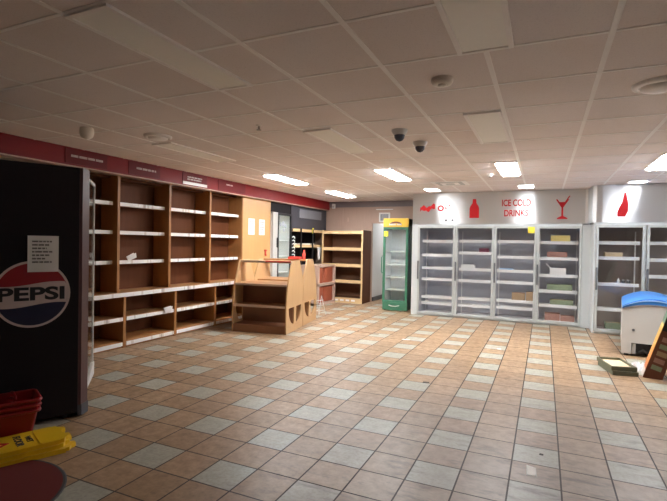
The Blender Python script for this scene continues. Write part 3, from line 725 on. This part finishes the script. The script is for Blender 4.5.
MB().lathe([(.06, 0), (.05, -.03)], (.45, 0, 1.22), 12, axis='y').build('drain_plug', M['greyd'], t)
MB().tube([(.7, .12, .2), (.85, .05, .35), (1.0, .1, .2), (1.2, .06, .4)], .05, 8).build('hose', M['rubber'], t)
for x in (.1, W - .3):
    for y in (.2, Lg - .3): MB().lathe([(.1, 0), (.1, .12)], (x + .1, y, 0), 12).build('caster', M['rubber'], t)

# ------------------------------------------------------------------ cartons on the floor by the freezer
ang = math.atan2(.30, .9)
def tray_box(loc, label, h, m, mi, fill):
    t = thing('carton_tray', label, 'box', loc, math.radians(13), 'trays on the floor by the freezer'); w, d = .92, 1.6
    mb = MB(); mb.box(0, 0, 0, w, d, .03).box(0, 0, .03, w, .05, h).box(0, d - .05, .03, w, d, h).box(0, .05, .03, .05, d - .05, h).box(w - .05, .05, .03, w, d - .05, h)
    mb.build('walls', m, t, .006)
    B(.05, .05, .03, w - .05, d - .05, .03 + h * .3).build('lining', fill, t)
    return t
tray_box((3.12, 9.5, 0), 'dark green carton tray flat on the floor, lower of the stack', .17, M['greenbox'], 0, M['cream'])
tray_box((3.08, 9.56, .172), 'olive carton tray with cream lining, upper of the stack', .17, M['greenbox'], 0, M['cream'])
mb = MB(); r = random.Random(4); vs = []; fs = []
N, K = 9, 7
for i in range(N):
    for j in range(K):
        e = min(i, N - 1 - i, j, K - 1 - j); vs.append((i / (N - 1) * .62 + r.uniform(-.03, .03), j / (K - 1) * .75 + r.uniform(-.03, .03), .012 if e == 0 else .06 + r.uniform(0, .24)))
for i in range(N - 1):
    for j in range(K - 1): q = i * K + j; fs.append((q, q + K, q + K + 1, q + 1))
mb.add(vs, fs); o = mb.build('crumpled_wrap', M['plastic'], None, loc=(3.95, 10.75, 0)); sm = o.modifiers.new('solid', 'SOLIDIFY'); sm.thickness = .002
tag(o, 'crumpled white plastic wrap between the trays and the leaning carton', 'wrap')
# carton leaning on the freezer
t = thing('leaning_carton', 'printed orange, green and brown carton leaning to the right beside the freezer', 'box', (4.13, 9.72, .02))
t.rotation_euler = (math.radians(-2), math.radians(17), math.radians(-8))
LC = 4.3; wc = .62; dc = 1.0                     # local x = width to the right, y = depth away, z = along the lean
B(.015, .01, 0, wc, dc, LC).build('carton_body', M['brownbox'], t, .01)
lbl(B(0, 0, 0, .015, dc, LC).build('side_panel', M['side'], t), 'side printed white, orange and green')
lbl(B(.02, -.004, 1.95, wc - .01, .01, LC - .05).build('front_print', M['black'], t), 'black upper part of the front')
for q in range(5):
    B(.14, -.004, .42 + q * .28, wc - .14, .01, .6 + q * .28).build('print', M[('packgreen', 'packred', 'card')[q % 3]], t)
t = thing('dark_carton', 'dark brown carton on the floor under the leaning carton at the right edge', 'box', (5.45, 9.9, 0))
MB().box(0, 0, 0, 1.2, 1.3, 1.9).build('body', M['brownbox'], t, .02); MB().box(-.01, .6, .01, 1.21, .7, 1.91).build('packing_tape', M['card'], t)
# ------------------------------------------------------------------ dark branded fridge, near left
PA = math.atan2(.91, .42)
PF = thing('drinks_fridge', 'tall near-black drinks fridge at the left edge with round logo and notice', 'fridge', (-11.1, -2.75, 0), PA)
# local x = along the visible side panel towards the front, local y = away from the viewer (into the fridge)
Dp = 2.5; Wd = 2.3
mb = MB(); mb.box(-Dp, 0, .14, 0, .08, 6.9).box(-Dp, Wd - .08, .14, 0, Wd, 6.9).box(-Dp, .08, .14, -Dp + .08, Wd - .08, 6.9).box(-Dp, .08, 6.3, 0, Wd - .08, 6.9).box(-Dp, .08, .14, 0, Wd - .08, .6)
mb.build('cabinet', M['blackm'], PF, .012)
MB().box(-Dp + .1, .1, .62, -Dp + .12, Wd - .1, 6.28).box(-Dp + .12, .09, .62, -.05, .11, 6.28).box(-Dp + .12, Wd - .11, .62, -.05, Wd - .09, 6.28).build('liner', M['char'], PF)
fr = MB(); fr.prism([(0, .02), (.08, .02), (.30, .26), (.30, .38), (0, .38)], .34, 6.9, 'xy'); fr.prism([(0, Wd - .38), (.30, Wd - .38), (.30, Wd - .1), (.08, Wd - .02), (0, Wd - .02)], .34, 6.9, 'xy'); fr.box(0, .38, 6.4, .3, Wd - .38, 6.9).box(0, .38, .34, .3, Wd - .38, .8)
lbl(fr.build('front_frame', M['purple'], PF), 'purple-brown front frame')
lbl(MB().prism([(0, .02), (.1, .02), (.32, .26), (.32, Wd - .1), (0, Wd - .1)], .03, .34, 'xy').build('kick_plate', M['char'], PF), 'grey kick plate')
for z in (1.6, 2.7, 3.8, 4.9): B(-Dp + .15, .12, z, -.1, Wd - .12, z + .05).build('shelf', M['coolshelf'], PF)
for x in (-Dp + .2, -.4):
    for y in (.15, Wd - .35): MB().lathe([(.1, 0), (.1, .15)], (x + .1, y + .1, 0), 12).build('foot', M['rubber'], PF)
# logo on the side panel: local frame ex = +x, ey = +z, facing -y
lo_ = (-1.08, 0, 3.48); R0, R1 = .87, .81
def circ(r, n=48, a0=0, a1=2 * PI): return [(r * math.cos(a0 + (a1 - a0) * q / n), r * math.sin(a0 + (a1 - a0) * q / n)) for q in range(n)]
EP = ((1, 0, 0), (0, 0, 1))
lg = MB(); flat(lg, circ(R0), lo_, *EP, t=.012); lg = lbl(lg.build('logo_disc', M['printwhite'], PF), 'round white-edged logo in red, white and dark blue')
def wave(x, base): return base + .10 * math.sin(x / R1 * 2.6) * (1 if base > 0 else 1)
def cap(sign, base, tilt):
    xs = [R1 * (-1 + 2 * q / 40) for q in range(41)]
    low = []
    for x in xs:
        w = base + tilt * math.sin(x / R1 * 2.4) - .03
        w = max(-math.sqrt(max(0, R1 * R1 - x * x)), min(math.sqrt(max(0, R1 * R1 - x * x)), w)); low.append((x, w))
    edge = [(x, sign * math.sqrt(max(0, R1 * R1 - x * x))) for x in xs]
    pts = [(a, b) for a, b in low]; pts2 = [(a, b) for a, b in edge[::-1]]
    return pts, pts2
for sign, base, mm, nm in ((1, .30, 'printred', 'logo_upper'), (-1, -.26, 'navy', 'logo_lower')):
    a, b = cap(sign, base, .055); mb = MB()
    for q in range(40):
        x0, l0 = a[q]; x1, l1 = a[q + 1]; e0 = b[40 - q][1]; e1 = b[39 - q][1]
        if abs(e0 - l0) + abs(e1 - l1) < 1e-4: continue
        p = [(x0, l0), (x1, l1), (x1, e1), (x0, e0)] if sign > 0 else [(x0, e0), (x1, e1), (x1, l1), (x0, l0)]
        flat(mb, p, (lo_[0], -.012, lo_[2]), *EP, t=.006)
    mb.build(nm, M[mm], lg)
mb = MB(); lettering(mb, 'PEPSI', (-.76, -.165, .73, .19), (lo_[0], -.012, lo_[2]), *EP, ext=.008, bold=.035); mb.build('lettering', M['black'], lg)
nt_ = thing('paper_notice', 'paper notice taped above the round logo on the dark fridge', 'notice', (-11.1 + .42 * -.85 - .0, -2.75 + .91 * -.85, 4.06), PA)
B(-.35, -.036, 0, .35, -.02, .95).build('sheet', M['paper'], nt_)
for q in range(7):
    mb = MB(); smallprint(mb, -.25, .78 - q * .09, .2 - (q % 3) * .06, .82 - q * .09, (2, 6), (0, -.037, 0), *EP, seed=q + 11); mb.build('print', M['ink'], nt_)
# its glass door, standing ajar past the front edge
hx, hy = -11.28, -2.42; DOOREND = (-12.64, -1.09)
ex_, ey_ = DOOREND
dd = math.atan2(ey_ - hy, ex_ - hx); DL = math.hypot(ex_ - hx, ey_ - hy)
dr = bpy.data.objects.new('open_door', None); COL.objects.link(dr); dr.parent = PF
dl_ = Matrix.Rotation(-PA, 3, 'Z') @ Vector((hx + 11.1, hy + 2.75, 0)); dr.location = dl_ * S; dr.rotation_euler = (0, 0, dd - PA)
MB().frame('y', -.025, .1, .72, DL, 6.72, .09, .05).build('door_frame', M['white'], dr)
B(.2, -.01, .85, DL - .1, .02, 6.6).build('door_glass', M['doorglass'], dr)
lbl(MB().prism([(.15, .6), (DL, .6), (DL, 1.0), (DL - .25, 1.0), (.5, .75), (.15, .75)], -.05, .05, 'xz').build('door_shoe', M['white'], dr), 'pale corner at the foot of the door')
MB().box(.1, .06, 2.9, .3, .2, 4.1).build('handle', M['purple'], dr)

# ------------------------------------------------------------------ red baskets, yellow sign, mat
PN = Vector((.91, -.42, 0)).normalized(); PE = Vector((.42, .91, 0)).normalized(); P0 = Vector((-11.1, -2.75, 0))
def near(off, s, z): v = P0 + PN * off + PE * s; return (v.x, v.y, z)
def basket_parts(t):
    l, w, h = 1.55, .86, .72                       # rim size; tapers to the floor
    def ring(z):
        k = z / h; a = l / 2 - .13 * (1 - k); b = w / 2 - .10 * (1 - k); c = .1
        pts = []
        for cx, cy, a0 in ((a - c, b - c, 0), (-a + c, b - c, PI / 2), (-a + c, -b + c, PI), (a - c, -b + c, 1.5 * PI)):
            pts += [(cx + c * math.cos(a0 + PI / 2 * q / 4), cy + c * math.sin(a0 + PI / 2 * q / 4), z) for q in range(5)]
        return pts
    mb = MB(); zs = [0, .1, .25, .4, .55, .7, h]; vs = [p for z in zs for p in ring(z)]; n = 20
    fs = [(k * n + q, k * n + (q + 1) % n, (k + 1) * n + (q + 1) % n, (k + 1) * n + q) for k in range(len(zs) - 1) for q in range(n)] + [tuple(range(n))[::-1]]
    mb.add(vs, fs); o = mb.build('basket_shell', M['redplastic'], t); m = o.modifiers.new('solid', 'SOLIDIFY'); m.thickness = .004
    mb = MB(); mb.tube([(x * 1.03, y * 1.04, h) for x, y, z in ring(h)], .045, 8, closed=True); mb.build('rim', M['redplastic'], t)
    for s in (-1, 1):
        MB().tube([(s * .28, .38, h + .06), (s * .3, .2, h + .10), (s * .3, -.2, h + .10), (s * .28, -.38, h + .06)], .03, 8).build('handle', M['redplastic'], t)
b0 = thing('shopping_basket', 'red shopping basket at the bottom of the stack beside the dark fridge', 'basket', near(.56, -1.84, .01), PA, 'red baskets stacked beside the dark fridge')
basket_parts(b0)
dup(b0, near(.56, -1.83, .14), 'red shopping basket in the middle of the stack beside the dark fridge')
dup(b0, near(.57, -1.82, .27), 'red shopping basket on top of the stack beside the dark fridge')

def sign_parts(t, face=True):
    # local x along the panel (handle at +x), y across, z up
    w, l, h = .98, 2.2, .085
    mb = MB(); mb.prism([(-l, -w / 2), (-.12, -w / 2 + .02), (-.12, -.17), (-.02, -.17), (0, -.3), (0, -w / 2 + .06), (.0, -w / 2 + .06), (.06, -.36), (.06, -.1), (-.04, -.05), (-.04, .05), (.06, .1), (.06, .36), (0, w / 2 - .06), (-.12, w / 2 - .02), (-l, w / 2)][0:2] + [(-.06, -.36), (.05, -.3), (.05, -.16), (-.05, -.12), (-.05, .12), (.05, .16), (.05, .3), (-.06, .36), (-.12, w / 2 - .02), (-l, w / 2)], 0, h, 'xy')
    mb.build('panel', M['yplastic'], t, .012)
    MB().box(-l, -w / 2 - .015, -.02, -.2, -w / 2 + .03, h + .0).box(-l, w / 2 - .03, -.02, -.2, w / 2 + .015, h).build('side_rail', M['yplastic'], t)
    B(-.6, -w / 2 + .02, h, -.57, w / 2 - .02, h + .012).build('rib', M['yplastic'], t)
    if face:
        # reading direction across the panel: text right = -y, up = +x
        o = (0, 0, h); ex, ey = (0, -1, 0), (1, 0, 0)
        mb = MB(); lettering(mb, 'WET', (-.2, -.80, .2, -.68), o, ex, ey, bold=.01); lbl(mb.build('lettering', M['ink'], t), 'black word WET')
        mb = MB(); lettering(mb, 'FLOOR', (-.32, -1.02, .32, -.87), o, ex, ey, bold=.01); lbl(mb.build('lettering', M['ink'], t), 'black word FLOOR')
        mb = MB(); A = [(-.36, -1.62), (.36, -1.62), (0, -1.12)]; I = [(-.25, -1.56), (.25, -1.56), (0, -1.22)]
        for q in range(3):
            a, b, c, d = A[q], A[(q + 1) % 3], I[(q + 1) % 3], I[q]; flat(mb, [a, b, c, d], o, ex, ey)
        flat(mb, [(-.03, -1.5), (.03, -1.5), (.06, -1.38), (-.06, -1.36)], o, ex, ey)
        lbl(mb.build('warning_triangle', M['redvinyl'], t), 'red warning triangle')
rotS = math.atan2(PE.y, PE.x)
for k, (off, s, z, lb) in enumerate([(1.70, -.5, .015, 'yellow plastic floor sign lying at the bottom of the pile by the mat'), (1.62, -.62, .10, 'yellow plastic floor sign in the middle of the pile by the mat'), (1.54, -.60, .185, 'yellow WET FLOOR sign lying on top of another sign beside the baskets')]):
    t = thing('wet_floor_sign', lb, 'sign', near(off, s, z), rotS + .02 * k, 'yellow floor signs piled by the baskets'); sign_parts(t, k == 2)
t = thing('round_mat', 'dark red round carpet mat with black rim at the bottom left corner', 'mat', (-9.2, -6.45, 0))
MB().lathe([(1.62, .002), (1.65, .012), (1.62, .022)], n=72).build('rim', M['rubber'], t); MB().lathe([(1.58, .004), (1.58, .028)], n=72).build('pile', M['carpet'], t)

# ------------------------------------------------------------------ small litter on the floor
def litter(x, y, w, d, m, label, rot=0, nm='paper_scrap', cat='litter'):
    o = MB().prism([(-w, -d), (w * .8, -d), (w, d * .6), (-w * .7, d)], .002, .008).build(nm, M[m], None, loc=(x, y, 0)); o.rotation_euler = (0, 0, rot); return tag(o, label, cat)
litter(.42, -.35, .11, .24, 'sheet', 'small white paper scrap on a brown tile near the camera', .1)
litter(.62, .62, .05, .05, 'rubber', 'small black spot lying on a pale tile near the camera', 0, 'black_cap')
litter(-3.2, 5.1, .13, .06, 'rubber', 'small dark scrap at a tile joint mid floor', .3)
litter(-5.9, 12.1, .22, .1, 'paper', 'white paper scrap on the floor in front of the green fridge', .2)
litter(-1.3, 12.2, .1, .1, 'paper', 'tiny pale scrap on the floor before the glass doors', .2)
o = MB().tube([(-.7, .1, .02), (-.3, -.05, .02), (.1, .03, .02), (.5, -.2, .02), (.8, -.1, .02)], .018, 6).build('loose_wire', M['pinkw'], None, loc=(-8.4, 12.8, 0)); tag(o, 'thin loose wire lying on the floor beyond the stepped display', 'wire')

# ------------------------------------------------------------------ ceiling fittings
def troffer(x, y, lit, label, w=1.0, l=4.0, drop=True):
    t = thing('ceiling_light', label, 'light', (x, y, H), 0, 'lit ceiling lights' if lit else 'unlit ceiling lights')
    mb = MB(); z0, z1 = -.05, .0
    mb.box(-w / 2, -l / 2, z0, -w / 2 + .09, l / 2, z1).box(w / 2 - .09, -l / 2, z0, w / 2, l / 2, z1).box(-w / 2 + .09, -l / 2, z0, w / 2 - .09, -l / 2 + .09, z1).box(-w / 2 + .09, l / 2 - .09, z0, w / 2 - .09, l / 2, z1)
    mb.build('frame', M['tbar'], t)
    if lit and drop: MB().box(-w / 2 + .09, -l / 2 + .09, -.05, w / 2 - .09, l / 2 - .09, -.005).box(-w / 2 + .13, -l / 2 + .13, -.09, w / 2 - .13, l / 2 - .13, -.05).build('diffuser', M['lamp'], t)
    else: B(-w / 2 + .09, -l / 2 + .09, -.03, w / 2 - .09, l / 2 - .09, -.005).build('diffuser', M[('lampdim' if not drop else 'lamp') if lit else 'lampoff'], t)
troffer(-6.25, -4.33, False, 'unlit ceiling light panel at the upper left, nearest the camera')
troffer(-.52, -4.33, False, 'unlit ceiling light panel cut by the top edge of the photo')
troffer(-1.08, 3.85, False, 'unlit ceiling light panel right of the two dome cameras')
troffer(-6.25, 4.03, False, 'unlit ceiling light panel left of the two dome cameras')
troffer(-12.75, 3.85, False, 'unlit ceiling light panel above the wooden shelving bays')
troffer(-13.15, 12.0, True, 'lit ceiling light above the stepped display')
troffer(-6.72, 12.1, True, 'lit ceiling light in front of the green fridge')
troffer(-1.05, 11.95, True, 'lit ceiling light in the middle, nearer of the two before the lettering')
troffer(5.15, 11.95, True, 'lit ceiling light at the right edge above the freezer')
troffer(-6.25, 19.15, True, 'lit ceiling light right against the steel header by the script mark', l=1.7, drop=False)
troffer(-.5, 18.9, True, 'lit ceiling light close to the ICE COLD DRINKS lettering', l=1.7, drop=False)
troffer(5.15, 18.4, True, 'lit ceiling light close to the steel header at the right', l=1.0, drop=False)
troffer(-13.2, 20.0, True, 'lit ceiling light farthest back on the left')
# unseen lamp added to brighten the passage beyond the doorway
troffer(-10.5, 30, True, 'unseen ceiling light added to brighten the passage behind the back wall', w=.7, l=2.2)

def cdisc(x, y, prof, m, nm, label, cat, extra=None):
    t = thing(nm, label, cat, (x, y, H)); MB().lathe(prof, n=32).build('housing', m, t)
    if extra: mb = MB().lathe(extra[1], n=28); mb.build(extra[0], extra[2], t)
    return t
cdisc(-1.58, -1.07, [(.24, 0), (.24, -.07), (.21, -.12), (.12, -.13)], M['ivory'], 'smoke_detector', 'ivory round smoke detector on the ceiling near the camera', 'smoke detector', ('sensor_cap', [(.1, -.13), (.1, -.16), (.04, -.17)], M['ivory']))
for x, y, lb in ((-3.76, 3.03, 'dome camera on the ceiling, the nearer of two'), (-3.57, 4.97, 'dome camera on the ceiling, the farther of two')):
    cdisc(x, y, [(.26, 0), (.26, -.05), (.19, -.17)], M['cam'], 'dome_camera', lb, 'camera', ('dome', [(.17, -.17), (.16, -.26), (.10, -.34), (.03, -.37)], M['lens']))
cdisc(-13.4, -.8, [(.2, 0), (.22, -.08), (.22, -.2), (.18, -.3), (.1, -.35)], M['ivory'], 'motion_sensor', 'white rounded sensor hanging from the ceiling above the dark fridge', 'sensor', ('lens', [(.1, -.35), (.05, -.37)], M['ivory']))
def vent(x, y, r, label):
    t = thing('round_vent', label, 'vent', (x, y, H))
    MB().lathe([(r, 0), (r * .98, -.05), (r * .8, -.09), (r * .76, -.04)], n=40).build('ring', M['tbar'], t)
    MB().lathe([(r * .7, -.03), (r * .68, -.11), (r * .3, -.14), (.03, -.15)], n=40).build('cone', M['tbar'], t)
vent(-11.99, .93, .48, 'round white ceiling vent above the shelving bays')
vent(2.85, 1.0, .55, 'round white ceiling vent at the upper right')
cdisc(-7.72, .9, [(.1, 0), (.08, -.04)], M['tbar'], 'sprinkler', 'small sprinkler head on the ceiling above the shelving aisle', 'sprinkler', ('head', [(.03, -.04), (.03, -.14), (.08, -.15), (.08, -.17)], M['steelrod']))
cdisc(-2.03, 13.4, [(.15, 0), (.15, -.08), (.09, -.14)], M['white'], 'ceiling_sensor', 'small white sensor beside the middle lit ceiling light', 'sensor', ('lens', [(.07, -.14), (.03, -.17)], M['greyd']))
cdisc(-12.5, 20.4, [(.2, 0), (.2, -.06), (.14, -.12)], M['white'], 'ceiling_speaker', 'small white round fitting beside the farthest back lit ceiling light', 'fitting', ('cap', [(.1, -.12), (.05, -.14)], M['white']))
t = thing('air_diffuser', 'flat square air diffuser in the ceiling before the steel header', 'vent', (-4.55, 16.3, H))
for q, w in enumerate((1.0, .75, .5, .25)): MB().box(-w, -w, -.04 - q * .012, w, w, -.03 - q * .012).build('louvre', M['tbar'] if q % 2 == 0 else M['grey'], t)
t = thing('spotlight', 'small black emergency spotlight at the right edge under the ceiling', 'spotlight', (7.0, 18.9, H))
B(-.25, -.12, -.22, .25, .12, 0).build('housing', M['white'], t)
for s in (-1, 1): MB().lathe([(.06, .1), (.14, -.02), (.14, -.06)], (s * .2, -.14, -.25), 14, axis='y').build('lamp_head', M['black'], t)
t = thing('wall_sensor', 'small white corner sensor at the end of the red band', 'sensor', (-16.5, 26.0, 8.05)); B(-.14, -.15, 0, .14, .05, .42).build('body', M['white'], t, .03); B(-.08, -.17, .1, .08, -.15, .22).build('lens', M['grey'], t)

# ------------------------------------------------------------------ world, camera, view
w = bpy.data.worlds.new('World'); sc.world = w; w.use_nodes = True
w.node_tree.nodes['Background'].inputs[0].default_value = (.5, .55, .6, 1); w.node_tree.nodes['Background'].inputs[1].default_value = .2
cam = bpy.data.cameras.new('Camera'); co = bpy.data.objects.new('Camera', cam); COL.objects.link(co)
co.location = Vector((.567155, -11.46633, 4.942185)) * S
co.rotation_euler = (1.55612482, -.0182931530, .426989625)
cam.sensor_width = 36; cam.lens = 462.823331 / 667 * 36; cam.clip_start = .05
sc.camera = co
sc.view_settings.view_transform = 'Standard'; sc.view_settings.look = 'None'; sc.view_settings.exposure = 1.58; sc.view_settings.gamma = 1; sc.view_settings.use_curve_mapping = False
sc.cycles.max_bounces = 10; sc.cycles.diffuse_bounces = 6; sc.cycles.transparent_max_bounces = 24
